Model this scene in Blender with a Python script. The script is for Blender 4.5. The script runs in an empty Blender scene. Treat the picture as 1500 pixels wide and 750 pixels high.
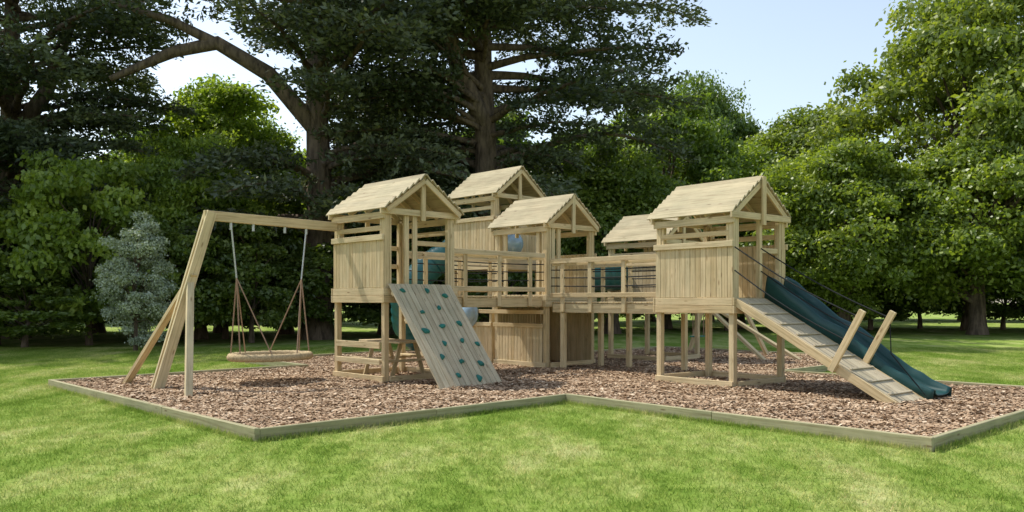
import bpy, bmesh, math, random
import numpy as np
from mathutils import Vector, Matrix
random.seed(4); rng=np.random.default_rng(7)
scene=bpy.context.scene
COL=scene.collection
Z=Vector((0,0,1))

# ------------------------------------------------------------ node helpers
def new_mat(name):
    m=bpy.data.materials.new(name); m.use_nodes=True
    nt=m.node_tree; nt.nodes.clear()
    out=nt.nodes.new('ShaderNodeOutputMaterial')
    return m,nt,out
def N(nt,t,**kw):
    n=nt.nodes.new(t)
    for k,v in kw.items(): setattr(n,k,v)
    return n
def ramp(nt,stops,fac=None):
    r=N(nt,'ShaderNodeValToRGB'); e=r.color_ramp.elements
    while len(e)<len(stops): e.new(0.5)
    for i,(p,c) in enumerate(stops):
        e[i].position=p; e[i].color=(c[0],c[1],c[2],1)
    if fac is not None: nt.links.new(fac,r.inputs['Fac'])
    return r
def noise(nt,vec,scale,detail=3,rough=0.5):
    n=N(nt,'ShaderNodeTexNoise'); n.inputs['Scale'].default_value=scale
    n.inputs['Detail'].default_value=detail; n.inputs['Roughness'].default_value=rough
    if vec is not None: nt.links.new(vec,n.inputs['Vector'])
    return n
def mixc(nt,a,b,fac,mode='MIX'):
    m=N(nt,'ShaderNodeMix',data_type='RGBA',blend_type=mode)
    for s,v in ((m.inputs[0],fac),(m.inputs[6],a),(m.inputs[7],b)):
        if hasattr(v,'is_linked'): nt.links.new(v,s)
        elif isinstance(v,(int,float)): s.default_value=v
        else: s.default_value=(v[0],v[1],v[2],1)
    return m.outputs[2]
def principled(nt,out,rough=0.6,spec=0.3):
    p=N(nt,'ShaderNodeBsdfPrincipled'); p.inputs['Roughness'].default_value=rough
    p.inputs['Specular IOR Level'].default_value=spec
    nt.links.new(p.outputs[0],out.inputs[0]); return p

# ------------------------------------------------------------ materials
def wood_mat(name,c1,c2,c3,rough=0.7,blot=0.9):
    m,nt,out=new_mat(name); p=principled(nt,out,rough,0.2)
    uv=N(nt,'ShaderNodeUVMap'); uv.uv_map='UVMap'
    at=N(nt,'ShaderNodeAttribute'); at.attribute_name='rnd'
    mp=N(nt,'ShaderNodeMapping'); mp.inputs['Scale'].default_value=(1.6,38,1)
    nt.links.new(uv.outputs[0],mp.inputs['Vector'])
    g=noise(nt,mp.outputs[0],1.0,5,0.6)
    base=ramp(nt,[(0,c1),(0.5,c2),(1,c3)],at.outputs['Fac'])
    gr=ramp(nt,[(0.3,(0.60,0.53,0.44)),(0.52,(0.96,0.95,0.93)),(0.75,(1.04,1.0,0.93))],g.outputs['Fac'])
    c=mixc(nt,base.outputs[0],gr.outputs[0],0.9,'MULTIPLY')
    mk=N(nt,'ShaderNodeMapping'); mk.inputs['Scale'].default_value=(2.2,9,1)
    nt.links.new(uv.outputs[0],mk.inputs['Vector'])
    vo=N(nt,'ShaderNodeTexVoronoi'); vo.inputs['Scale'].default_value=1.0
    nt.links.new(mk.outputs[0],vo.inputs['Vector'])
    kr=ramp(nt,[(0.05,(0.30,0.18,0.10)),(0.13,(1,1,1))],vo.outputs['Distance'])
    c=mixc(nt,c,kr.outputs[0],0.7,'MULTIPLY')
    ge=N(nt,'ShaderNodeNewGeometry')
    bl=noise(nt,ge.outputs['Position'],2.3,5,0.65)
    br=ramp(nt,[(0.3,(0.80,0.82,0.78)),(0.65,(1.05,1.03,1.0))],bl.outputs['Fac'])
    c=mixc(nt,c,br.outputs[0],blot,'MULTIPLY')
    nt.links.new(c,p.inputs['Base Color'])
    b=N(nt,'ShaderNodeBump'); b.inputs['Strength'].default_value=0.25; b.inputs['Distance'].default_value=0.01
    nt.links.new(g.outputs['Fac'],b.inputs['Height']); nt.links.new(b.outputs[0],p.inputs['Normal'])
    return m
M_WOOD=wood_mat('treated_pine',(0.58,0.45,0.26),(0.68,0.55,0.345),(0.64,0.53,0.34))
M_ROOF=wood_mat('roof_pine',(0.37,0.315,0.20),(0.48,0.415,0.27),(0.42,0.365,0.24))
M_RAMP=wood_mat('weathered_panel_pine',(0.49,0.42,0.30),(0.58,0.51,0.37),(0.53,0.45,0.32))
M_EDGE=wood_mat('edging_timber',(0.33,0.31,0.18),(0.43,0.395,0.25),(0.38,0.36,0.22),blot=1.0)

def plain(name,col,rough=0.4,spec=0.5,metal=0,var=0.15,scale=6):
    m,nt,out=new_mat(name); p=principled(nt,out,rough,spec); p.inputs['Metallic'].default_value=metal
    ge=N(nt,'ShaderNodeNewGeometry'); n=noise(nt,ge.outputs['Position'],scale,4,0.6)
    r=ramp(nt,[(0.3,[x*(1-var) for x in col]),(0.7,[x*(1+var) for x in col])],n.outputs['Fac'])
    nt.links.new(r.outputs[0],p.inputs['Base Color'])
    rr=N(nt,'ShaderNodeMapRange'); rr.inputs[3].default_value=max(0,rough-0.08); rr.inputs[4].default_value=rough+0.12
    nt.links.new(n.outputs['Fac'],rr.inputs[0]); nt.links.new(rr.outputs[0],p.inputs['Roughness'])
    return m
M_SLIDE=plain('dark_green_plastic',(0.010,0.055,0.052),0.36,0.4)
M_TUBE=plain('green_tube_plastic',(0.02,0.12,0.115),0.35,0.5)
M_HOLD=plain('teal_plastic',(0.012,0.15,0.12),0.45,0.4,var=0.3)
M_ROPE_B=plain('black_rope',(0.02,0.022,0.022),0.8,0.2)
M_ROPE=plain('brown_rope',(0.33,0.22,0.15),0.9,0.1,var=0.3,scale=60)
M_RIM=plain('tan_rope_rim',(0.44,0.34,0.20),0.9,0.1,var=0.35,scale=40)
M_CHAIN=plain('galvanised_chain',(0.45,0.46,0.47),0.45,0.5,metal=0.7,var=0.4,scale=80)
M_BUBBLE=plain('tinted_bubble_window',(0.26,0.38,0.47),0.1,0.8)

def leaf_mat(name,dark,mid,light,trans=0.35):
    m,nt,out=new_mat(name)
    at=N(nt,'ShaderNodeAttribute'); at.attribute_name='rnd'
    r=ramp(nt,[(0.0,dark),(0.5,mid),(1.0,light)],at.outputs['Fac'])
    oi=N(nt,'ShaderNodeObjectInfo')
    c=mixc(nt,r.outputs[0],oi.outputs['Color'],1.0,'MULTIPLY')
    d=N(nt,'ShaderNodeBsdfDiffuse'); t=N(nt,'ShaderNodeBsdfTranslucent')
    ct=mixc(nt,c,(1.4,1.4,0.5),1.0,'MULTIPLY')
    nt.links.new(c,d.inputs[0]); nt.links.new(ct,t.inputs[0])
    ms=N(nt,'ShaderNodeMixShader'); ms.inputs[0].default_value=trans
    nt.links.new(d.outputs[0],ms.inputs[1]); nt.links.new(t.outputs[0],ms.inputs[2])
    g=N(nt,'ShaderNodeBsdfGlossy'); g.inputs['Roughness'].default_value=0.45
    m2=N(nt,'ShaderNodeMixShader'); m2.inputs[0].default_value=0.045
    nt.links.new(ms.outputs[0],m2.inputs[1]); nt.links.new(g.outputs[0],m2.inputs[2])
    nt.links.new(m2.outputs[0],out.inputs[0]); return m
M_LEAF=leaf_mat('broad_leaves',(0.08,0.125,0.024),(0.165,0.225,0.044),(0.31,0.365,0.08),0.45)
M_CEDAR=leaf_mat('cedar_needles',(0.045,0.062,0.036),(0.085,0.108,0.06),(0.175,0.195,0.105),0.2)
M_SILVER=leaf_mat('silver_leaves',(0.20,0.24,0.16),(0.36,0.41,0.30),(0.62,0.66,0.54),0.2)
def bark_mat():
    m,nt,out=new_mat('tree_bark'); p=principled(nt,out,0.9,0.1)
    ge=N(nt,'ShaderNodeNewGeometry'); mp=N(nt,'ShaderNodeMapping'); mp.inputs['Scale'].default_value=(7,7,1.5)
    nt.links.new(ge.outputs['Position'],mp.inputs[0]); n=noise(nt,mp.outputs[0],1,6,0.65)
    r=ramp(nt,[(0.35,(0.07,0.053,0.04)),(0.65,(0.22,0.165,0.12))],n.outputs['Fac'])
    nt.links.new(r.outputs[0],p.inputs['Base Color'])
    b=N(nt,'ShaderNodeBump'); b.inputs['Distance'].default_value=0.05
    nt.links.new(n.outputs['Fac'],b.inputs['Height']); nt.links.new(b.outputs[0],p.inputs['Normal']); return m
M_BARK=bark_mat()

def lawn_color(nt):
    ge=N(nt,'ShaderNodeNewGeometry')
    mp=N(nt,'ShaderNodeMapping'); mp.inputs['Rotation'].default_value=(0,0,math.radians(-47)); mp.inputs['Scale'].default_value=(1.5,0.55,1)
    nt.links.new(ge.outputs['Position'],mp.inputs[0])
    a=noise(nt,mp.outputs[0],0.62,7,0.68)
    b=noise(nt,ge.outputs['Position'],5.0,5,0.7)
    c1=ramp(nt,[(0.32,(0.165,0.255,0.042)),(0.44,(0.235,0.33,0.068)),(0.54,(0.345,0.41,0.125)),(0.65,(0.47,0.48,0.22))],a.outputs['Fac'])
    c2=ramp(nt,[(0.32,(0.66,0.76,0.58)),(0.62,(1.14,1.09,1.14))],b.outputs['Fac'])
    c=mixc(nt,c1.outputs[0],c2.outputs[0],0.95,'MULTIPLY')
    return c,ge
def lawn_mat():
    m,nt,out=new_mat('lawn_grass'); p=principled(nt,out,0.95,0.05)
    c,ge=lawn_color(nt)
    f=noise(nt,ge.outputs['Position'],45,5,0.7)
    r=ramp(nt,[(0.3,(0.6,0.65,0.5)),(0.7,(1.1,1.1,1.0))],f.outputs['Fac'])
    c=mixc(nt,c,r.outputs[0],0.9,'MULTIPLY')
    nt.links.new(c,p.inputs['Base Color'])
    b=N(nt,'ShaderNodeBump'); b.inputs['Distance'].default_value=0.03; b.inputs['Strength'].default_value=0.6
    nt.links.new(f.outputs['Fac'],b.inputs['Height']); nt.links.new(b.outputs[0],p.inputs['Normal']); return m
def blade_mat():
    m,nt,out=new_mat('grass_blades')
    c,ge=lawn_color(nt)
    at=N(nt,'ShaderNodeAttribute'); at.attribute_name='rnd'
    r=ramp(nt,[(0.0,(0.78,0.88,0.72)),(0.7,(1.25,1.2,1.1)),(0.85,(1.45,1.28,1.3)),(1.0,(1.95,1.5,1.9))],at.outputs['Fac'])
    c=mixc(nt,c,r.outputs[0],1.0,'MULTIPLY')
    d=N(nt,'ShaderNodeBsdfDiffuse'); t=N(nt,'ShaderNodeBsdfTranslucent'); ms=N(nt,'ShaderNodeMixShader'); ms.inputs[0].default_value=0.35
    nt.links.new(c,d.inputs[0]); nt.links.new(c,t.inputs[0])
    nt.links.new(d.outputs[0],ms.inputs[1]); nt.links.new(t.outputs[0],ms.inputs[2]); nt.links.new(ms.outputs[0],out.inputs[0]); return m
M_LAWN=lawn_mat(); M_BLADE=blade_mat()
def chip_mat(sheet):
    m,nt,out=new_mat('bark_bed' if sheet else 'bark_chip'); p=principled(nt,out,0.85,0.1)
    ge=N(nt,'ShaderNodeNewGeometry')
    big=noise(nt,ge.outputs['Position'],0.9,5,0.65)
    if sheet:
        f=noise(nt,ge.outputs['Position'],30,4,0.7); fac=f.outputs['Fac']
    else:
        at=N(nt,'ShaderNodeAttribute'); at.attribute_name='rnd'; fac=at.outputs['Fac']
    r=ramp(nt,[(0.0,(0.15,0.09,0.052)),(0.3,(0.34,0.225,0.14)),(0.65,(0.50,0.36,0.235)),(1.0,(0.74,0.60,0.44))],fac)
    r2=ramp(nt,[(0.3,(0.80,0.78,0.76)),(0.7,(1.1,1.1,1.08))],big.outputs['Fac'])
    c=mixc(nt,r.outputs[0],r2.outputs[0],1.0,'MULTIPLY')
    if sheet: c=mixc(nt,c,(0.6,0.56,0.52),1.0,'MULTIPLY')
    nt.links.new(c,p.inputs['Base Color']); return m
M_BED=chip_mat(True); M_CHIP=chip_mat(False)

# ------------------------------------------------------------ mesh helpers
def fast_mesh(name,verts,nper,mat,rnd,matidx=None,mats=None,smooth=False,faces=None):
    me=bpy.data.meshes.new(name)
    nv=len(verts)
    idx=np.arange(nv,dtype=np.int32) if faces is None else faces.astype(np.int32).ravel()
    nf=len(idx)//nper
    me.vertices.add(nv); me.vertices.foreach_set('co',verts.astype(np.float32).ravel())
    me.loops.add(len(idx)); me.loops.foreach_set('vertex_index',idx)
    me.polygons.add(nf); me.polygons.foreach_set('loop_start',np.arange(0,nf*nper,nper,dtype=np.int32))
    try: me.polygons.foreach_set('loop_total',np.full(nf,nper,dtype=np.int32))
    except Exception: pass
    if matidx is not None: me.polygons.foreach_set('material_index',matidx.astype(np.int32))
    me.update(calc_edges=True)
    a=me.attributes.new('rnd','FLOAT','POINT'); a.data.foreach_set('value',rnd.astype(np.float32))
    for m in (mats or [mat]): me.materials.append(m)
    if smooth: me.polygons.foreach_set('use_smooth',np.ones(nf,dtype=bool))
    return me
def obj(name,me,parent=None,loc=(0,0,0)):
    o=bpy.data.objects.new(name,me); COL.objects.link(o); o.location=loc
    if parent: o.parent=parent
    return o
def empty(name,loc=(0,0,0)):
    o=bpy.data.objects.new(name,None); COL.objects.link(o); o.location=loc; o.empty_display_size=0.3; return o

class MB:
    def __init__(s): s.v=[];s.f=[];s.uv=[];s.r=[]
    def beam(s,p0,p1,w,t,up=Z):
        p0=Vector(p0);p1=Vector(p1);d=p1-p0;L=d.length;d.normalize()
        sd=d.cross(up)
        if sd.length<1e-4: sd=d.cross(Vector((1,0,0)))
        sd.normalize(); n=sd.cross(d).normalized()
        i=len(s.v); r=random.random()
        for e,q in ((0,p0),(1,p1)):
            for a,b in ((-1,-1),(1,-1),(1,1),(-1,1)):
                s.v.append(q+sd*(a*w/2)+n*(b*t/2)); s.r.append(r)
        ou=random.uniform(0,50); ov=random.uniform(0,50)
        F=[(0,1,5,4,w),(1,2,6,5,t),(2,3,7,6,w),(3,0,4,7,t)]
        off=0
        for a,b,c,dd,ww in F:
            s.f.append((i+dd,i+c,i+b,i+a))
            s.uv+= [(ou+L,ov+off),(ou+L,ov+off+ww),(ou,ov+off+ww),(ou,ov+off)]
            off+=ww
        for q in ((0,3,2,1),(4,5,6,7)):
            s.f.append(tuple(i+k for k in reversed(q)))
            s.uv+= [(ou,ov),(ou+t*.2,ov),(ou+t*.2,ov+w),(ou,ov+w)]
    def build(s,name,mat,parent=None,bevel=0.004):
        pl=parent.location if parent else Vector((0,0,0))
        me=bpy.data.meshes.new(name)
        me.from_pydata([tuple(v-pl) for v in s.v],[],s.f)
        me.uv_layers.new(name='UVMap')
        me.uv_layers['UVMap'].data.foreach_set('uv',np.array(s.uv,dtype=np.float32).ravel())
        a=me.attributes.new('rnd','FLOAT','POINT'); a.data.foreach_set('value',np.array(s.r,dtype=np.float32))
        me.materials.append(mat); me.validate(); me.update()
        bm=bmesh.new(); bm.from_mesh(me); bmesh.ops.recalc_face_normals(bm,faces=bm.faces); bm.to_mesh(me); bm.free()
        o=obj(name,me,parent)
        if bevel:
            b=o.modifiers.new('bevel','BEVEL'); b.width=bevel; b.segments=1; b.limit_method='ANGLE'
        return o
def tube_np(pts,rads,seg=8):
    pts=[Vector(p) for p in pts]; n=len(pts); V=[];F=[]
    ref=Vector((0.13,0.21,0.97))
    for i,p in enumerate(pts):
        d=(pts[min(i+1,n-1)]-pts[max(i-1,0)]).normalized()
        a=d.cross(ref)
        if a.length<0.1: a=d.cross(Vector((1,0,0)))
        a.normalize(); b=d.cross(a)
        for k in range(seg):
            th=2*math.pi*k/seg
            V.append(p+(a*math.cos(th)+b*math.sin(th))*rads[i])
    for i in range(n-1):
        for k in range(seg):
            k2=(k+1)%seg
            F.append((i*seg+k,i*seg+k2,(i+1)*seg+k2,(i+1)*seg+k))
    return np.array([tuple(v) for v in V]),np.array(F)
def tubes(name,lst,mat,parent=None,seg=8):
    V=[];F=[];o=0
    for pts,r in lst:
        if not hasattr(r,'__len__'): r=[r]*len(pts)
        v,f=tube_np(pts,r,seg); V.append(v);F.append(f+o);o+=len(v)
    V=np.concatenate(V);F=np.concatenate(F)
    if parent: V=V-np.array(parent.location)
    me=fast_mesh(name,V,4,mat,rng.random(len(V)),faces=F,smooth=True)
    return obj(name,me,parent)

# ------------------------------------------------------------ playground frame of reference
class Fr:
    def __init__(s,ox,oy,deg,z0=0):
        s.o=Vector((ox,oy,z0)); a=math.radians(deg)
        s.a=Vector((math.cos(a),math.sin(a),0)); s.b=Vector((-math.sin(a),math.cos(a),0))
    def __call__(s,u,v,z=0): return s.o+s.a*u+s.b*v+Z*z
    def sub(s,u,v,deg=0):
        p=s(u,v); return Fr(p.x,p.y,math.degrees(math.atan2(s.a.y,s.a.x))+deg)
P=Fr(-2.536,8.25,43.5)

def tower(F,w,d,zb,eave,ridge,walls,base=(1,1,1,1),wallh=1.1,ovf=0.15,siderail=True):
    """walls: string of sides with plank walls: L (a=0), R (a=w), F (b=0), K (b=d)"""
    c=F(w/2,d/2)
    root=empty('play_tower',c)
    fr=MB();wa=MB();ro=MB()
    pt=0.09
    for a in (pt/2,w-pt/2):
        for b in (pt/2,d-pt/2):
            fr.beam(F(a,b,0.02),F(a,b,eave-0.02),pt,pt,F.b)
            sa=1 if a<w/2 else -1; sb=1 if b<d/2 else -1
            fr.beam(F(a+sa*0.075,b,zb+0.05),F(a+sa*0.075,b,eave-0.06),0.045,pt-0.012,F.b)
            fr.beam(F(a,b+sb*0.075,zb+0.05),F(a,b+sb*0.075,eave-0.06),pt-0.012,0.045,F.b)
    sides={'F':((0.09,-0.02),(w-0.09,-0.02)),'K':((0.09,d+0.02),(w-0.09,d+0.02)),'L':((-0.02,0.0),(-0.02,d)),'R':((w+0.02,0),(w+0.02,d))}
    for k,on in zip('FRKL',base):
        if on:
            (a0,b0),(a1,b1)=sides[k]
            fr.beam(F(a0,b0,0.13),F(a1,b1,0.13),0.04,0.1)
    e=0.022
    edges={'F':((-e*2,-e),(w+e*2,-e)),'K':((-e*2,d+e),(w+e*2,d+e)),'L':((-e,0.0),(-e,d)),'R':((w+e,0.0),(w+e,d))}
    for k,((a0,b0),(a1,b1)) in edges.items():
        fr.beam(F(a0,b0,zb+0.06),F(a1,b1,zb+0.06),0.038,0.116)
        fr.beam(F(a0,b0,zb+0.182),F(a1,b1,zb+0.182),0.030,0.116)
    n=int((d-0.02)/0.12)
    for i in range(n):
        b=0.01+(i+0.5)*(d-0.02)/n
        fr.beam(F(0.003,b,zb+0.215),F(w-0.003,b,zb+0.215),(d-0.02)/n-0.006,0.028)
    z0=zb+0.246; z1=zb+wallh
    for k in walls:
        if k in 'LR':
            n=int(round(d/0.098)); a=-0.012 if k=='L' else w+0.012
            for i in range(n):
                b=(i+0.5)*d/n; wa.beam(F(a,b,z0),F(a,b,z1-0.005-random.random()*0.004),0.018,d/n-0.006,F.b)
            a2=-0.040 if k=='L' else w+0.040
            fr.beam(F(a2,-0.02,z1-0.045),F(a2,d+0.02,z1-0.045),0.034,0.09)
        else:
            n=int(round(w/0.098)); b=-0.012 if k=='F' else d+0.012
            for i in range(n):
                a=(i+0.5)*w/n; wa.beam(F(a,b,z0),F(a,b,z1-0.005),w/n-0.006,0.018,F.b)
            b2=-0.040 if k=='F' else d+0.040
            fr.beam(F(0.0,b2,z1-0.045),F(w,b2,z1-0.045),0.034,0.09)
    for a in (-0.022,w+0.022):
        fr.beam(F(a,-0.03,eave-0.10),F(a,d+0.03,eave-0.10),0.04,0.11)
    if siderail:
        for a in (0.02,w-0.02):
            fr.beam(F(a,0.09,eave-0.30),F(a,d-0.09,eave-0.30),0.035,0.08)
    for b in (-0.028,d+0.028):
        fr.beam(F(-0.1,b,eave-0.03),F(w+0.1,b,eave-0.03),0.038,0.10)
    for b in (-0.07,d+0.07):
        fr.beam(F(w/2,b,eave-0.16),F(w/2,b,ridge+0.02),0.085,0.038,F.b)
    hw=w/2+0.09
    for sgn in (-1,1):
        e0=F(w/2+sgn*hw,0,eave); r0=F(w/2,0,ridge)
        sl=(r0-e0); L=sl.length; sl.normalize()
        nrm=F.b.cross(sl)
        if nrm.z<0: nrm=-nrm
        for b in (-ovf+0.03,d*0.33,d*0.66,d+0.10):
            q0=e0+F.b*b-nrm*0.06+sl*0.03; q1=r0+F.b*b-nrm*0.06-sl*0.05
            fr.beam(q0,q1,0.035,0.085,nrm)
        nb=7; bw=L/nb
        up=(nrm-sl*0.24).normalized()
        for i in range(nb):
            cpt=e0+sl*((i+0.5)*bw)+nrm*(0.018)
            ext0=-ovf-random.random()*0.010; ext1=d+0.12+random.random()*0.010
            ro.beam(cpt+F.b*ext0,cpt+F.b*ext1,bw+0.012,0.022,up)
    ro.beam(F(w/2,-ovf,ridge+0.022),F(w/2,d+0.12,ridge+0.022),0.05,0.03)
    fr.build('timber_frame',M_WOOD,root); ro.build('roof_boards',M_ROOF,root,0.003)
    if wa.v: wa.build('wall_planks',M_WOOD,root,0.003)
    return root,fr

def extra(name,mb,mat,parent): return mb.build(name,mat,parent)

F1=P.sub(3.86,3.35)
t1,_=tower(F1,1.45,1.5,1.36,2.87,3.45,'L',base=(1,1,1,1))
x=MB()
x.beam(F1(0.45,0.03,1.65),F1(0.45,0.03,2.82),0.09,0.04,F1.b)
x.beam(F1(0.62,0.03,1.65),F1(0.62,0.03,2.82),0.09,0.04,F1.b)
x.beam(F1(0.68,0.06,2.35),F1(1.32,0.06,2.35),0.035,0.08)
x.beam(F1(0.14,1.47,2.35),F1(1.31,1.47,2.35),0.035,0.08)
x.beam(F1(0.14,1.47,2.02),F1(1.31,1.47,2.02),0.035,0.08)
x.beam(F1(-0.02,0.1,0.40),F1(-0.02,1.4,0.40),0.035,0.09)
x.beam(F1(-0.02,0.1,0.67),F1(-0.02,1.4,0.67),0.035,0.10)
extra('rails',x,M_WOOD,t1)
tb=empty('picnic_table',F1(0.75,0.75)); x=MB()
for i in range(5): x.beam(F1(0.45+i*0.125,0.15,0.70),F1(0.45+i*0.125,1.35,0.70),0.115,0.03)
for s in (0.12,1.22):
    for i in range(2): x.beam(F1(s+i*0.12,0.15,0.42),F1(s+i*0.12,1.35,0.42),0.11,0.03)
for b in (0.35,1.15):
    x.beam(F1(0.1,b,0.385),F1(1.4,b,0.385),0.04,0.04)
    x.beam(F1(0.4,b+0.04,0.05),F1(0.6,b+0.04,0.68),0.04,0.07); x.beam(F1(1.1,b+0.04,0.05),F1(0.9,b+0.04,0.68),0.04,0.07)
extra('boards',x,M_WOOD,tb)

F3=P.sub(7.84,3.60)
t3,_=tower(F3,1.42,1.5,1.27,2.9,3.5,'R',base=(1,1,0,1),ovf=0.1,siderail=False)
x=MB(); n=15
for i in range(n):
    b=0.1+(i+.5)*1.32/n
    x.beam(F3(-0.012,b,0.08),F3(-0.012,b,0.9),0.018,1.32/n-0.005,F3.b)
for i in range(12):
    b=1.62+(i+.5)*1.15/12
    x.beam(F3(-0.012,b,0.08),F3(-0.012,b,0.9),0.018,1.15/12-0.005,F3.b)
for i in range(n):
    a=0.1+(i+.5)*1.22/n
    x.beam(F3(a,1.46,0.08),F3(a,1.46,1.25),1.22/n-0.005,0.018,F3.b)
    x.beam(F3(1.40,a,0.08),F3(1.40,a,1.25),0.018,1.22/n-0.005,F3.b)
x.beam(F3(-0.04,0.05,0.90),F3(-0.04,1.5,0.90),0.034,0.08)
x.beam(F3(-0.04,1.56,0.90),F3(-0.04,2.8,0.90),0.034,0.08)
x.beam(F3(-0.03,0.05,1.17),F3(-0.03,2.85,1.17),0.034,0.08)
x.beam(F3(0.03,2.8,0.02),F3(0.03,2.8,1.27),0.09,0.09,F3.b)
x.beam(F3(0.03,1.62,0.02),F3(0.03,1.62,1.2),0.09,0.07,F3.b)
x.beam(F3(0.2,0.02,1.5),F3(0.2,0.02,2.85),0.09,0.045,F3.b)
x.beam(F3(0.36,0.02,1.5),F3(0.36,0.02,2.85),0.09,0.045,F3.b)
x.beam(F3(0.03,0.25,1.5),F3(0.03,0.25,2.85),0.045,0.09,F3.b)
x.beam(F3(0.03,1.2,1.5),F3(0.03,1.2,2.85),0.045,0.09,F3.b)
extra('playhouse_panels',x,M_WOOD,t3)

F2=P.sub(8.75,6.10)
t2,_=tower(F2,1.45,1.5,2.1,3.8,4.45,'LFR',base=(1,1,0,1),wallh=1.2)
F4=P.sub(10.9,3.1)
t4,_=tower(F4,1.45,1.5,1.2,2.72,3.34,'LK',base=(1,1,0,1))
o5=P(7.15,-0.97); F5=Fr(o5.x,o5.y,39.5)
t5,_=tower(F5,1.36,1.5,1.2,2.72,3.29,'LR',base=(1,1,1,1),ovf=0.05)
x=MB()
x.beam(F5(0.70,0.03,1.4),F5(0.70,0.03,2.68),0.07,0.07,F5.b)
x.beam(F5(0.14,1.47,2.3),F5(0.5,1.47,2.3),0.035,0.08)
x.beam(F5(0.76,0.05,2.18),F5(1.22,0.05,2.18),0.035,0.08)
extra('rails',x,M_WOOD,t5)

def bubble(parent,c,nrm,r):
    V=[];Fs=[];nrm=Vector(nrm).normalized(); a=nrm.cross(Z).normalized(); b=a.cross(nrm)
    ns,nr=24,8
    prof=[(r*1.18,0.0),(r*1.18,0.03),(r*1.0,0.035)]+[(r*math.cos(t),0.035+r*0.75*math.sin(t)) for t in np.linspace(0.1,math.pi/2,nr)]
    for rr,h in prof:
        for k in range(ns):
            th=2*math.pi*k/ns; V.append(tuple(c+a*rr*math.cos(th)+b*rr*math.sin(th)+nrm*h-parent.location))
    for i in range(len(prof)-1):
        for k in range(ns): Fs.append((i*ns+k,i*ns+(k+1)%ns,(i+1)*ns+(k+1)%ns,(i+1)*ns+k))
    me=fast_mesh('bubble_window',np.array(V),4,M_BUBBLE,np.zeros(len(V)),faces=np.array(Fs),smooth=True)
    obj('bubble_window',me,parent)
bubble(t2,F2(0.55,-0.022,2.70),-F2.b,0.24)
bubble(t3,F3(-0.06,2.25,1.12),-F3.a,0.25)

def bridge(F,L,w,zb,posts):
    root=empty('bridge_walkway',F(w/2,L/2)); m=MB(); rp=[]
    n=int(L/0.125)
    for i in range(n):
        b=(i+.5)*L/n; m.beam(F(0.0,b,zb+0.2),F(w,b,zb+0.2),L/n-0.008,0.028)
    for a in (0.03,w-0.03):
        m.beam(F(a-0.0,0.002,zb+0.09),F(a,L-0.002,zb+0.09),0.045,0.17)
    for a,s in ((-0.025,-1),(w+0.025,1)):
        for b in posts:
            m.beam(F(a,b,zb+0.02),F(a,b,zb+1.02),0.04,0.09,F.b)
        m.beam(F(a+s*0.032,0.003,zb+1.0),F(a+s*0.032,L-0.003,zb+1.0),0.02,0.09)
        m.beam(F(a-s*0.03,0.003,zb+0.93),F(a-s*0.03,L-0.003,zb+0.93),0.018,0.05)
        m.beam(F(a+s*0.034,0.003,zb+0.34),F(a+s*0.034,L-0.003,zb+0.34),0.022,0.085)
        for zz in (0.52,0.68,0.83):
            rp.append(([F(a,L*t/6,zb+zz-0.02*math.sin(math.pi*t/6)) for t in range(7)],0.011))
    m.build('boards',M_WOOD,root); tubes('rope_rails',rp,M_ROPE_B,root,6)
    return root
def along_u(u,v):
    p=P(u,v); return Fr(p.x,p.y,43.5-90)
bridge(along_u(5.36,4.75),2.43,1.1,1.27,(0.42,1.25,2.05))
bridge(P.sub(7.95,0.60),2.95,1.15,1.16,(0.35,1.15,1.95,2.65))
sp=empty('bridge_support_posts',P(8,1.5)); x=MB()
for u,v in ((9.15,1.3),(9.15,2.6),(9.0,3.2),(7.98,3.28)):
    x.beam(P(u,v,0.02),P(u,v,1.16),0.09,0.09,P.b)
x.build('posts',M_WOOD,sp)

# --- climbing wall
cw=empty('climbing_wall',P(4.5,2.7)); x=MB()
top0=F1(0.03,-0.06,1.66); bot0=F1(0.03,-1.42,0.03); n=12; wd=1.27
sl=(top0-bot0).normalized(); nr=F1.a.cross(sl).normalized()
if nr.z<0: nr=-nr
for i in range(n):
    off=F1.a*((i+.5)*wd/n)
    x.beam(bot0+off,top0+off+sl*random.uniform(0,0.004),wd/n-0.008,0.024,nr)
y=MB()
for s in (0.1,0.75,1.4,1.95):
    y.beam(bot0+sl*s-nr*0.04+F1.a*0.02,bot0+sl*s-nr*0.04+F1.a*(wd-0.02),0.08,0.045,nr)
x.build('panel_boards',M_RAMP,cw); y.build('battens',M_WOOD,cw)
hold_pos=[(0.16,0.93),(0.55,0.93),(0.80,0.88),(0.30,0.72),(0.60,0.76),(0.20,0.54),(0.50,0.58),(0.80,0.60),(0.40,0.42),(0.70,0.44),(0.92,0.40),(0.26,0.30),(0.52,0.25),(0.80,0.22),(0.66,0.09),(0.36,0.13)]
bm=bmesh.new(); Lw=(top0-bot0).length
for (a,s) in hold_pos:
    c=bot0+F1.a*(a*wd)+sl*(s*Lw)+nr*0.016-cw.location
    ang=random.uniform(0,6.28); ax=(F1.a*math.cos(ang)+sl*math.sin(ang)); ay=nr.cross(ax)
    sc_=random.uniform(.85,1.2)
    r=bmesh.ops.create_icosphere(bm,subdivisions=3,radius=1)
    for v in r['verts']:
        q=v.co.copy(); k=1+0.22*math.sin(q.x*4+ang*3)*math.cos(q.y*3+ang)
        if q.z<0: q.z*=0.2
        q.z=q.z*(0.75+0.25*q.x)
        v.co=c+(ax*q.x*0.055*k+ay*q.y*0.038*k+nr*q.z*0.055)*sc_
me=bpy.data.meshes.new('holds'); bm.to_mesh(me); bm.free(); me.materials.append(M_HOLD)
for p_ in me.polygons: p_.use_smooth=True
obj('holds',me,cw)

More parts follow.
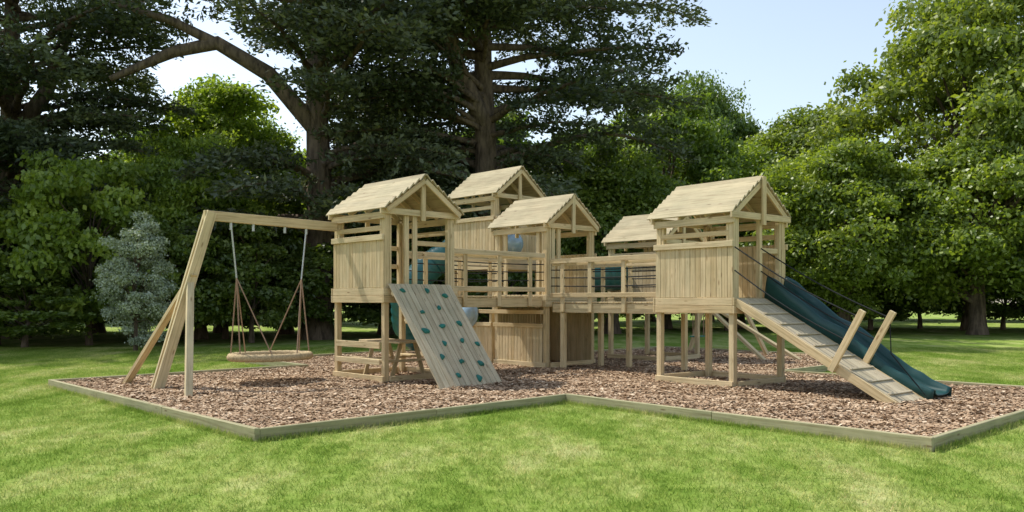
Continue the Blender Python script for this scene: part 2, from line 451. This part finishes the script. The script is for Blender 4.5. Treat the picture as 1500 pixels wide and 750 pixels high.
# --- ramp with handle posts and ropes
rm=empty('wooden_ramp',F5(0.4,-1.2)); x=MB(); y=MB(); Lr=2.5
T0=F5(0.05,-0.05,1.42); B0=F5(0.05,-Lr,0.07)
sl=(B0-T0); RL=sl.length; sl.normalize(); nr=F5.a.cross(sl)
if nr.z<0: nr=-nr
nr.normalize(); wr=0.66
n=6
for i in range(n):
    off=F5.a*((i+.5)*wr/n)
    x.beam(T0+off,B0+off,wr/n-0.006,0.024,nr)
for a in (-0.03,wr+0.03):
    y.beam(T0+F5.a*a-nr*0.05,B0+F5.a*a-nr*0.05,0.04,0.12,nr)
for i in range(9):
    s=(i+0.6)*RL/9.3
    x.beam(T0+sl*s+nr*0.026+F5.a*0.02,T0+sl*s+nr*0.026+F5.a*(wr-0.02),0.035,0.016,nr)
hp=[]
for a,fx in ((-0.075,0.645),(wr+0.02,0.66)):
    c=T0+sl*(RL*fx)+F5.a*a
    y.beam(c-nr*0.12,c+nr*0.82,0.045,0.09,sl)
    hp.append(c)
x.build('ramp_boards',M_RAMP,rm); y.build('posts_and_sides',M_WOOD,rm)
rp=[]
for k,a in ((0,-0.0),(1,wr+0.02)):
    for hh,zt in ((0.72,2.2),(0.36,1.85)):
        p0=F5(a,-0.02,zt); p1=hp[k]+nr*hh
        rp.append(([p0.lerp(p1,t/8)-Z*0.06*math.sin(math.pi*t/8) for t in range(9)],0.011))
rp.append(([hp[1]+nr*0.72,hp[1]+nr*0.3+sl*.25,B0+F5.a*(wr+.05)+Z*0.05],0.009))
tubes('rope_handrails',rp,M_ROPE_B,rm,6)

# --- slide
sd=empty('playground_slide',F5(1.1,-1.3))
Ls=2.55; prof=[]
for i in range(61):
    s=Ls*i/60
    z=np.interp(s,[-.1,0.12,0.5,0.85,1.2,1.55,1.95,2.25,2.55],[1.50,1.47,1.26,0.98,0.84,0.56,0.28,0.17,0.14])
    prof.append([s,z])
prof=np.array(prof); zz=prof[:,1].copy()
for _ in range(2): zz[1:-1]=(zz[:-2]+zz[1:-1]+zz[2:])/3
prof[:,1]=zz
ca=1.03
cross=[(-0.27,-0.08),(-0.275,0.10),(-0.27,0.165),(-0.25,0.185),(-0.222,0.17),(-0.212,0.09),(-0.19,0.02),(-0.14,0.0),(0,-0.005),(0.14,0.0),(0.19,0.02),(0.212,0.09),(0.222,0.17),(0.25,0.185),(0.27,0.165),(0.275,0.10),(0.27,-0.08)]
V=[];Fs=[];nc=len(cross)
for i,(s,z) in enumerate(prof):
    ds=prof[min(i+1,60)]-prof[max(i-1,0)]; ds=ds/np.linalg.norm(ds); n2=(-ds[1],ds[0])
    hs=1.0 if s<2.1 else max(0.4,1-(s-2.1)*1.3)
    if s<0.35: hs=1.0+0.6*(0.35-s)/0.35
    for (cx,cz) in cross:
        cz2=cz*hs if cz>0.03 else cz
        V.append(tuple(F5(ca+cx,-s-0.03,z+cz2*n2[1])-F5.b*(n2[0]*cz2)-sd.location))
for i in range(60):
    for k in range(nc-1): Fs.append((i*nc+k,i*nc+k+1,(i+1)*nc+k+1,(i+1)*nc+k))
me=fast_mesh('chute',np.array(V),4,M_SLIDE,np.zeros(len(V)),faces=np.array(Fs),smooth=True)
o=obj('chute',me,sd); so=o.modifiers.new('sol','SOLIDIFY'); so.thickness=0.012; so.offset=0
x=MB(); x.beam(F5(1.03,-2.3,0.02),F5(1.03,-2.3,0.13),0.3,0.05,F5.b); x.build('foot',M_SLIDE,sd)

# --- tunnels
def ringtube(name,pts,r,parent_name):
    root=empty(parent_name,pts[len(pts)//2])
    P2=[];R2=[]
    tot=len(pts)-1; m=tot*14
    for i in range(m+1):
        t=i/m*tot; k=min(int(t),tot-1); f=t-k
        P2.append(Vector(pts[k]).lerp(Vector(pts[k+1]),f)); R2.append(r*(1+0.05*(math.sin(i*1.35)>0.3)))
    tubes(name,[(P2,R2)],M_TUBE,root,24); return root
ringtube('tube',[P(9.31,4.35,1.98),P(10.1,4.35,1.98),P(10.88,4.35,1.98)],0.36,'tube_tunnel')
ts=[P(9.4,7.62,2.75),P(9.2,8.05,2.62),P(8.8,8.4,2.3),P(8.4,8.55,1.9),P(8.25,8.8,1.4),P(8.5,9.1,0.8),P(8.95,9.15,0.4)]
ringtube('tube',ts,0.34,'tube_slide')

# --- nest swing
sw=empty('nest_swing_set',P(2.6,4.7)); x=MB()
ap=P(1.58,4.72,2.68); be=P(3.82,4.72,2.66)
x.beam(P(1.50,4.72,2.70),be,0.075,0.15)
fm=P(0.88,5.0,0.0)
for off in (-0.055,0.055):
    x.beam(P(1.60,4.72+off,2.76),fm+P.b*off,0.05,0.15,P.a)
mid=ap.lerp(fm,0.36)
for fb in (P(0.80,3.60,0.0),P(0.86,6.30,0.0)):
    x.beam(mid-(fb-mid).normalized()*0.12,fb,0.07,0.10,P.a)
x.beam(mid.lerp(P(0.80,3.60,0),0.08),mid.lerp(P(0.86,6.30,0),0.08),0.04,0.12)
x.build('a_frame_and_beam',M_WOOD,sw)
ch=[];rp=[];sc=P(2.6,4.72,0.50)
for s in (1.93,3.24):
    hpnt=P(s,4.72,2.58); kn=P(s+(0.09 if s<2.5 else -0.09),4.72,1.75)
    ch.append(([hpnt,kn],0.014))
    for dv in (-1,1):
        for ang in (0.35,1.25):
            sg=-1 if s<2.5 else 1
            e=sc+P.a*(sg*0.64*math.cos(ang))+P.b*(dv*0.50*math.sin(ang))
            rp.append(([kn,e],0.011))
for s in (1.93,2.3,2.85,3.24):
    ch.append(([P(s,4.72,2.64),P(s,4.72,2.50)],0.022))
rim=[sc+P.a*0.64*math.cos(t)+P.b*0.50*math.sin(t) for t in np.linspace(0,2*math.pi,60)]
rimr=[0.058+0.006*(i%2) for i in range(60)]
net=[]
for i in range(-9,10):
    f=i/10; L=math.sqrt(1-f*f)
    net.append(([sc+P.a*0.64*f+P.b*(0.50*L*t)-Z*0.04*(1-t*t) for t in np.linspace(-1,1,7)],0.016))
    net.append(([sc+P.b*0.50*f+P.a*(0.64*L*t)-Z*0.04*(1-t*t) for t in np.linspace(-1,1,7)],0.016))
tubes('chains',ch,M_CHAIN,sw,6); tubes('ropes',rp,M_ROPE,sw,6)
tubes('seat_rim',[(rim,rimr)],M_RIM,sw,10); tubes('seat_net',net,M_RIM,sw,5)

# --- rear swing frame
s2=empty('rear_swing_set',P(13.5,3.8)); x=MB()
x.beam(P(12.4,3.8,2.5),P(14.3,3.8,2.5),0.075,0.15)
for fb in (P(14.6,4.95,0),P(14.6,2.65,0)): x.beam(P(14.2,3.8,2.5),fb,0.07,0.12,P.a)
x.beam(P(14.35,3.2,1.25),P(14.35,4.4,1.25),0.04,0.1)
for fb in (P(12.9,1.7,0),P(13.6,1.2,0)): x.beam(P(12.35,3.2,1.5),fb,0.06,0.12,P.a)
x.build('a_frame_and_beam',M_WOOD,s2)
tubes('ropes',[([P(13.1,3.8,2.45),P(13.1,3.8,0.55)],0.012),([P(13.55,3.8,2.45),P(13.55,3.8,0.55)],0.012)],M_ROPE,s2,6)
x=MB(); x.beam(P(13.08,3.8,0.53),P(13.57,3.8,0.53),0.18,0.03); x.build('seat',M_HOLD,s2)

# ------------------------------------------------------------ bark bed and edging
poly=[(0,0),(4.5,0),(4.28,-4.8),(10.2,-4.8),(10.2,-0.1),(15.2,-0.1),(15.2,6.2),(11.6,6.2),(11.6,9.7),(4.6,9.7),(4.6,7.1),(0,7.1)]
pw=[P(u,v) for u,v in poly]
quads=[[(0,0),(4.5,0),(4.5,7.1),(0,7.1)],[(4.5,0),(10.2,0),(10.2,7.1),(4.5,7.1)],[(4.28,-4.8),(10.2,-4.8),(10.2,0),(4.5,0)],
       [(10.2,-0.1),(15.2,-0.1),(15.2,6.2),(10.2,6.2)],[(4.6,7.1),(11.6,7.1),(11.6,9.7),(4.6,9.7)],[(10.2,6.2),(11.6,6.2),(11.6,7.1),(10.2,7.1)]]
V=[];Fq=[]
for q in quads:
    i=len(V)
    for u,v in q: V.append(tuple(P(u,v,0.06)))
    Fq.append((i,i+1,i+2,i+3))
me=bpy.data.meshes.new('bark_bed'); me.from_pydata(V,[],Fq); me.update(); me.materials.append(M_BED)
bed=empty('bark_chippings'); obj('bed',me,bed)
pa=np.array(poly)
def inside(u,v):
    c=np.zeros(len(u),bool); n=len(pa)
    for i in range(n):
        x1,y1=pa[i];x2,y2=pa[(i+1)%n]
        cond=((y1>v)!=(y2>v))
        with np.errstate(divide='ignore',invalid='ignore'):
            xi=(x2-x1)*(v-y1)/(y2-y1)+x1
        c^=cond&(u<xi)
    return c
NC=300000
uu=rng.uniform(0,15.2,NC);vv=rng.uniform(-4.8,9.7,NC)
k=inside(uu,vv)&inside(uu-.04,vv)&inside(uu+.04,vv)&inside(uu,vv+.04)&inside(uu,vv-.04)
uu=uu[k];vv=vv[k];n=len(uu)
A=np.array(P.a);Bv=np.array(P.b)
C=np.array(P.o)[None]+uu[:,None]*A+vv[:,None]*Bv
C[:,2]=0.064+0.022*rng.random(n)**1.5+0.014*np.sin(uu*2.3)*np.sin(vv*1.9)+0.016+0.008*np.sin(uu*7+vv*5)
th=rng.uniform(0,2*np.pi,n); tl=rng.normal(0,0.2,n); tr=rng.normal(0,0.22,n)
T=np.stack([np.cos(th),np.sin(th),tl],1); S=np.stack([-np.sin(th),np.cos(th),tr],1)
Lc=rng.uniform(0.012,0.036,n)[:,None]; Wc=rng.uniform(0.006,0.016,n)[:,None]
j=lambda: 1+rng.uniform(-.35,.25,(n,1))
V=np.stack([C+T*Lc*j()+S*Wc*j(),C-T*Lc*j()+S*Wc*j(),C-T*Lc*j()-S*Wc*j(),C+T*Lc*j()-S*Wc*j()],1).reshape(-1,3)
me=fast_mesh('chips',V,4,M_CHIP,np.repeat(np.clip(rng.normal(0.5,0.24,n),0,1),4)); obj('chips',me,bed)
ed=empty('timber_edging',P(0,0)); x=MB()
for i in range(len(poly)):
    p0=pw[i];p1=pw[(i+1)%len(poly)]; d=(p1-p0); L=d.length; d.normalize()
    nseg=max(1,int(round(L/2.4)))
    for s in range(nseg):
        a=p0+d*(L*s/nseg+(0.03 if s==0 else 0.002)); b=p0+d*(L*(s+1)/nseg+(0.03 if s==nseg-1 else -0.002))
        h=0.15+random.uniform(-.004,.004); jt=random.uniform(-.004,.004)
        x.beam(a+Z*(h/2-0.02+jt),b+Z*(h/2-0.02-jt),0.058,h)
x.build('sleepers',M_EDGE,ed,0.006)

# ------------------------------------------------------------ lawn
bm=bmesh.new()
bmesh.ops.create_grid(bm,x_segments=8,y_segments=8,size=300)
me=bpy.data.meshes.new('lawn'); bm.to_mesh(me); bm.free(); me.materials.append(M_LAWN); obj('lawn',me,None,(0,100,0))
gr=empty('grass'); tiles=[]
for q in range(3):
    n=9000
    c=np.stack([rng.uniform(-1,1,n),rng.uniform(-1,1,n),np.zeros(n)],1)
    cl=rng.uniform(-1,1,(260,2)); pick=rng.integers(0,260,n//2)
    c[:n//2,:2]=cl[pick]+rng.normal(0,0.05,(n//2,2))
    th=rng.uniform(0,2*np.pi,n); h=rng.uniform(0.018,0.042,n); w=rng.uniform(0.0025,0.0045,n)
    ln=rng.normal(0,0.022,(n,2))
    dx=np.stack([np.cos(th)*w,np.sin(th)*w,np.zeros(n)],1)
    tp=c+np.stack([ln[:,0],ln[:,1],h],1)
    V=np.stack([c-dx,c+dx,tp],1).reshape(-1,3)
    tiles.append(fast_mesh('grass_tile',V,3,M_BLADE,np.repeat(rng.random(n)**1.2,3)))
cnt=0
for iy in range(0,11):
    y0=3.6+iy*2
    for ix in range(-14,16):
        x0=ix*2
        if abs(x0)>0.64*y0+2.5: continue
        pts=np.array([(x0+dx,y0+dy) for dx in (-1,0,1) for dy in (-1,0,1)])-np.array([P.o.x,P.o.y])
        pu=pts@A[:2]; pv=pts@Bv[:2]
        if inside(pu,pv).all(): continue
        o=obj('grass_patch',random.choice(tiles),gr,(x0,y0,0.001*(cnt%3))); o.rotation_euler=(0,0,random.randint(0,3)*math.pi/2); cnt+=1
ne=16000; per=[]
for i in (0,1,2,11):
    p0=np.array(pw[i]);p1=np.array(pw[(i+1)%12]); t=rng.random(ne//4)[:,None]; d=(p1-p0)/np.linalg.norm(p1-p0); nn=np.array([d[1],-d[0],0])
    per.append(p0+(p1-p0)*t+nn*(0.032+np.abs(rng.normal(0,.03,ne//4)))[:,None])
c=np.concatenate(per); n=len(c); c[:,2]=0
th=rng.uniform(0,2*np.pi,n); h=rng.uniform(0.03,0.085,n)*rng.uniform(.6,1.1,n); w=rng.uniform(0.0025,0.0045,n)
dx=np.stack([np.cos(th)*w,np.sin(th)*w,np.zeros(n)],1); ln=rng.normal(0,.02,(n,2))
tp=c+np.stack([ln[:,0],ln[:,1],h],1)
me=fast_mesh('edge_grass',np.stack([c-dx,c+dx,tp],1).reshape(-1,3),3,M_BLADE,np.repeat(rng.random(n),3)); obj('edge_grass',me,gr)

# ------------------------------------------------------------ trees
def unit(n):
    v=rng.normal(0,1,(n,3)); return v/np.linalg.norm(v,axis=1,keepdims=True)
def leaves(C,out,L,Wd,upb=0.4,flat=1.0):
    n=len(C); nr=out*0.5+unit(n)*flat*0.8+np.array([0,0,upb]); nr/=np.linalg.norm(nr,axis=1,keepdims=True)
    t=np.cross(nr,unit(n)); t/=np.linalg.norm(t,axis=1,keepdims=True); b=np.cross(nr,t)
    l=(L*rng.uniform(.6,1.3,n))[:,None]; w=(Wd*rng.uniform(.6,1.3,n))[:,None]
    return np.stack([C+t*l/2,C+b*w/2+t*l*0.05,C-t*l/2,C-b*w/2+t*l*0.05],1).reshape(-1,3)
def combine(name,LV,Lr,wood,leafmat):
    nl=len(LV)//4; Fl=np.arange(len(LV)).reshape(-1,4); Vs=[LV];Fs=[Fl];mi=[np.zeros(nl)];R=[Lr];o=len(LV)
    for pts,r in wood:
        v,f=tube_np(pts,r,8); Vs.append(v);Fs.append(f+o);mi.append(np.ones(len(f)));R.append(np.zeros(len(v)));o+=len(v)
    return fast_mesh(name,np.concatenate(Vs),4,None,np.concatenate(R),matidx=np.concatenate(mi),mats=[leafmat,M_BARK],faces=np.concatenate(Fs))
def broadleaf(name,H,R,base,ncl,npl,leaf,mat=M_LEAF,trunk=0.28,crf=(0.10,0.24)):
    cz=(H+base)/2; hz=(H-base)/2
    d=unit(ncl)
    lob=1+0.22*np.sin(d[:,0]*4+rng.uniform(0,6))*np.cos(d[:,1]*3+d[:,2]*4+rng.uniform(0,6))
    r=(rng.uniform(0.3,1,ncl)**0.4)*lob
    C=d*r[:,None]*np.array([R*.87,R*.87,hz*.9])
    C[:,:2]*=(1.05-0.25*(C[:,2:3]/hz))
    C[:,2]+=cz; C[:,2]=np.maximum(C[:,2],base*0.8+0.2)
    cr=R*rng.uniform(crf[0],crf[1],ncl)
    ci=np.repeat(np.arange(ncl),npl); n=len(ci)
    u=unit(n); u[:,2]=np.where(rng.random(n)<0.55,np.abs(u[:,2]),u[:,2])
    rad=cr[ci]*(rng.uniform(0.15,1,n)**0.4)*(1+0.25*np.sin(u[:,0]*6+ci)*np.sin(u[:,1]*6+ci*2))
    far=rng.random(n)<0.07; rad=np.where(far,rad*1.4,rad)
    Pn=C[ci]+u*rad[:,None]*np.array([1.15,1.15,0.65])
    Pn[:,2]=np.maximum(Pn[:,2],0.05+0.1*rng.random(n))
    LV=leaves(Pn,u,leaf*1.25,leaf*0.8)
    cv=rng.random(ncl)
    tint=np.clip(0.5*cv[ci]+0.5*rng.random(n),0,1)
    wood=[]
    if trunk:
        top=Vector((rng.normal(0,.2),rng.normal(0,.2),H*0.75))
        tp=[Vector((0,0,-0.1)),Vector((0.02,0,0.5)),Vector((0.08,0.04,H*.25)),Vector((0,0.1,H*.5)),top]
        wood.append((tp,[trunk*1.5,trunk*1.05,trunk*.9,trunk*.55,trunk*.15]))
        for i in rng.choice(ncl,min(ncl,26),replace=False):
            e=Vector(C[i]); s=Vector((0.04,0.04,max(0.8,min(H*.6,e.z*0.55)))); m=s.lerp(e,0.5)+Z*0.25
            wood.append(([s,m,e],[trunk*.38,trunk*.22,trunk*.06]))
    return combine(name,LV,np.repeat(tint,4),wood,mat)
D1=broadleaf('broadleaf_a',12,5,1.5,250,320,0.17)
D2=broadleaf('broadleaf_b',12,4.6,2.0,230,320,0.17)
D3=broadleaf('broadleaf_low',8,4.2,0.8,240,330,0.15,trunk=0.3)
D4=broadleaf('broadleaf_dome',8,4.2,1.0,230,330,0.15,trunk=0.3)
DF=broadleaf('broadleaf_far',12,5,0.8,150,200,0.32)
S1=broadleaf('shrub_a',4,2.2,0.2,90,250,0.12,trunk=0.07)
S2=broadleaf('shrub_b',4,2.0,0.1,80,250,0.115,trunk=0.07)
SV=broadleaf('silver_shrub',4,1.0,0.1,110,300,0.06,mat=M_SILVER,trunk=0.05,crf=(0.14,0.34))

def place(name,me,X,Y,H0,H,R0=None,R=None,col=(1,1,1),rot=None,parent=None):
    o=obj(name,me,parent,(X,Y,0)); sz=H/H0; sr=(R/R0) if R else sz
    o.scale=(sr,sr*random.uniform(.95,1.05),sz); o.rotation_euler=(0,0,random.uniform(0,6.28) if rot is None else rot)
    o.color=(col[0],col[1],col[2],1); return o
BR=(1.15,1.1,.95); DK=(0.7,0.75,0.75); MD=(0.95,1.0,0.9)
place('offscreen_shade_tree',D1,21.5,39,12,16.6,5,6.2,BR)
place('offscreen_shade_tree',D2,28.0,40,12,16,4.6,6.0,BR)
place('chestnut_tree',D3,13.9,35,8,8.0,4.2,4.0,(1.2,1.2,.85))
place('chestnut_tree',D4,19.0,34,8,8.3,4.2,4.3,(1.15,1.15,.85))
place('chestnut_tree',D3,25.0,35,8,8.6,4.2,4.4,(1.1,1.15,.9))
place('offscreen_shade_tree',D2,16.2,45,12,11.8,4.6,5.0,(1.05,1.05,.95))
place('offscreen_shade_tree',D1,13.3,56,12,16.4,5,4.4,(.85,.95,1.05))
place('offscreen_shade_tree',D1,7.6,41,12,12.4,5,4.4,(1.0,1.1,.9))
place('offscreen_shade_tree',D2,11.2,41,12,9.0,4.6,4.6,(1.2,1.25,.9))
place('offscreen_shade_tree',D3,4.2,35,8,7.6,4.2,4.0,MD)
place('offscreen_shade_tree',D2,-12.6,36,12,11.0,4.6,4.0,(1.5,1.55,1.2))
place('offscreen_shade_tree',D3,-11.2,30,8,7.2,4.2,2.9,(1.4,1.45,1.1))
place('shrub',S1,-13.2,26,4,6.2,2.2,2.8,(1.5,1.5,1.3))
place('shrub',S2,-16.4,26.5,4,5.0,2.0,2.8,(1.3,1.3,1.1))
place('silver_shrub',SV,-10.4,23.0,4,4.0,1.0,0.95,(1.1,1.1,1.1))
place('shrub',S1,-10.4,27,4,4.4,2.2,2.4,MD)
place('shrub',S2,-14.4,24.6,4,2.3,2.0,2.2,MD)
place('shrub',S2,-8.6,27.5,4,4.2,2.0,2.3,DK)
place('shrub',S1,-17.5,25,4,3.2,2.2,2.3,MD)
place('offscreen_shade_tree',D2,-19.8,21.5,12,10.5,4.6,4.0,MD)  # unseen tree left of the view, added to cast shade on the lawn
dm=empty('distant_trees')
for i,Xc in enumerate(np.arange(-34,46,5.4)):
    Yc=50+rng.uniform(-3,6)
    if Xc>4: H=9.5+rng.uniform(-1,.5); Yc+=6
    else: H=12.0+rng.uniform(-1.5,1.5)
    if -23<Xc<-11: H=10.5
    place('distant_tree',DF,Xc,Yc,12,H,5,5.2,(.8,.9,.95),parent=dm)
for i,Xc in enumerate(np.arange(-24,32,3.4)):
    Yc=(29.5 if Xc<2 else 39.5)+rng.uniform(-1,2)
    if Xc<-9: Yc=29+rng.uniform(-.5,1.5)
    H=rng.uniform(3.6,5.2)
    place('understorey_shrub',[S1,S2][i%2],Xc,Yc,4,H,2.1,2.9,DK if Xc<3 else (.85,.95,.85),parent=dm)
for Xc in np.arange(-22,3,4.2):
    place('understorey_tree',D4,Xc,35+rng.uniform(-1,1),8,rng.uniform(6,8),4.2,3.8,(1.05,1.15,1.0),parent=dm)

# cedars
def cedar(name,H,nb,Lmax,zmin,gap=None,seed=1,front=1.0,limbs=()):
    r=np.random.default_rng(seed); wood=[];CP=[];CD=[];TI=[]
    wood.append(([Vector((0,0,-.2)),Vector((0,0,.6)),Vector((0.1,0,H*.25)),Vector((-.1,.1,H*.55)),Vector((0,0,H))],[.75,.55,.48,.34,.06]))
    for li in limbs: wood.append(([Vector(p) for p in li[0]],li[1]))
    for i in range(nb):
        f=(i+r.random())/nb; z0=zmin+(H-zmin)*f; az=r.uniform(0,2*np.pi)
        L=Lmax*(0.62+0.55*math.sin(math.pi*min(1,(f*0.9+0.12))))*r.uniform(.7,1.1)
        if f>0.75: L*=1.1-(f-.75)*1.9
        if math.sin(az)<-0.3: L*=front
        if gap and gap(az,z0): continue
        dv=Vector((math.cos(az),math.sin(az),0)); perp=Vector((-dv.y,dv.x,0))
        rise=r.uniform(0.05,0.30)*L; droop=r.uniform(0.0,0.16)*L
        if f<0.2: droop+=0.14*L
        K=9; pts=[]
        wob=r.normal(0,0.04*L,K+1).cumsum()*0.5
        for k in range(K+1):
            t=k/K; pts.append(Vector((0,0,z0))+dv*(L*t)+perp*wob[k]+Z*(rise*math.sin(t*math.pi*.6)-droop*t*t))
        wood.append((pts,[max(.015,0.15*(1-t/K)**1.2*(L/Lmax)+.02) for t in range(K+1)]))
        bt=r.random()
        nbr=int(20*L/Lmax)+8
        for j in range(nbr):
            t=0.22+0.78*(j+r.random())/nbr; sgn=1 if j%2 else -1
            k=min(int(t*K),K-1); p=pts[k].lerp(pts[k+1],t*K-k)
            bl=L*0.34*(math.sin(math.pi*(0.12+0.86*t))**.7)*r.uniform(.5,1.15)
            a2=math.radians(r.uniform(30,75)); bd=dv*math.cos(a2)+perp*(sgn*math.sin(a2))+Z*r.uniform(-.28,.22)
            nt_=int(26*bl)+14
            tt=r.random(nt_)**.8
            q=np.array(p)[None]+np.array(bd)[None]*(bl*tt)[:,None]
            q+=np.array(dv)[None]*(r.normal(0,.15,nt_))[:,None]+np.array(perp)[None]*(r.normal(0,.15,nt_))[:,None]
            q[:,2]+=r.normal(0.02,.10,nt_)-0.10*bl*tt**2
            CP.append(q); dd=np.array(bd)[None]*0.8+r.normal(0,.5,(nt_,3))*np.array([1,1,.8]); CD.append(dd); TI.append(np.clip(0.45*bt+0.55*r.random(nt_),0,1))
    C=np.concatenate(CP);D=np.concatenate(CD);D/=np.linalg.norm(D,axis=1,keepdims=True);TI=np.concatenate(TI);n=len(C)
    s=np.cross(D,unit(n)*1.0+np.array([0,0,0.6])); s/=np.linalg.norm(s,axis=1,keepdims=True)
    l=rng.uniform(.12,.32,n)[:,None]; w=rng.uniform(.03,.07,n)[:,None]
    LV=np.stack([C+D*l*.6,C+s*w,C-D*l*.4,C-s*w],1).reshape(-1,3)
    return combine(name,LV,np.repeat(TI,4),wood,M_CEDAR)
def gap1(az,z):
    c=math.cos(az); return (c<-0.15 and 6.6<z<11.4)
lim=[([( -.1,0,7.6),(-1.6,-.6,9.4),(-3.2,-1.2,10.3),(-4.6,-1.5,9.9),(-6.6,-1.8,8.9)],[.34,.3,.26,.2,.1]),
     ([( -3.0,-1.1,10.2),(-4.6,-1.8,10.9),(-7.2,-2.2,11.6)],[.2,.16,.06])]
CA=cedar('cedar_a',18,92,8.4,3.4,gap1,1,0.75,lim)
CB=cedar('cedar_b',19,96,7.6,4.0,None,2,0.75,[([(0,0,8),(-1,-.8,10),(-1.8,-1.4,13)],[.36,.3,.2])])
o=obj('cedar_tree',CA,None,(-7.0,30,0)); o.color=(1,1,.95,1)
o=obj('cedar_tree',CB,None,(-1.0,31.5,0)); o.color=(.97,1,.95,1)
o=obj('cedar_tree',CB,None,(-18.6,31,0)); o.rotation_euler=(0,0,2.6); o.scale=(.92,.92,.92); o.color=(1.1,1.15,1.05,1)

# ------------------------------------------------------------ light, sky, camera
sv=Vector((-0.50,0.30,0.81)).normalized()
w=bpy.data.worlds.new('World'); scene.world=w; w.use_nodes=True
nt=w.node_tree; nt.nodes.clear()
sky=nt.nodes.new('ShaderNodeTexSky'); sky.sky_type='NISHITA'; sky.sun_disc=False
sky.sun_elevation=math.asin(sv.z); sky.sun_rotation=math.atan2(sv.x,sv.y)
sky.air_density=1.3; sky.dust_density=1.0; sky.ozone_density=1.0
hs=nt.nodes.new('ShaderNodeHueSaturation'); hs.inputs['Saturation'].default_value=0.72; hs.inputs['Value'].default_value=1.35
bg=nt.nodes.new('ShaderNodeBackground'); bg.inputs['Strength'].default_value=0.15
ow=nt.nodes.new('ShaderNodeOutputWorld'); nt.links.new(sky.outputs[0],hs.inputs['Color']); nt.links.new(hs.outputs[0],bg.inputs[0]); nt.links.new(bg.outputs[0],ow.inputs[0])
sl_=bpy.data.lights.new('sun','SUN'); sl_.energy=5.0; sl_.angle=math.radians(0.5); sl_.color=(1,.955,.87)
so=bpy.data.objects.new('sun',sl_); COL.objects.link(so); so.rotation_euler=sv.to_track_quat('Z','Y').to_euler(); so.location=(0,0,30)
cam=bpy.data.cameras.new('camera'); cam.lens=36*1220/1500; cam.sensor_width=36; cam.shift_y=65/1500; cam.clip_end=2000; cam.clip_start=0.05
co=bpy.data.objects.new('camera',cam); COL.objects.link(co); co.location=(0,0,1.4); co.rotation_euler=(math.radians(90),0,0)
scene.camera=co
scene.view_settings.view_transform='Standard'; scene.view_settings.look='None'; scene.view_settings.exposure=0
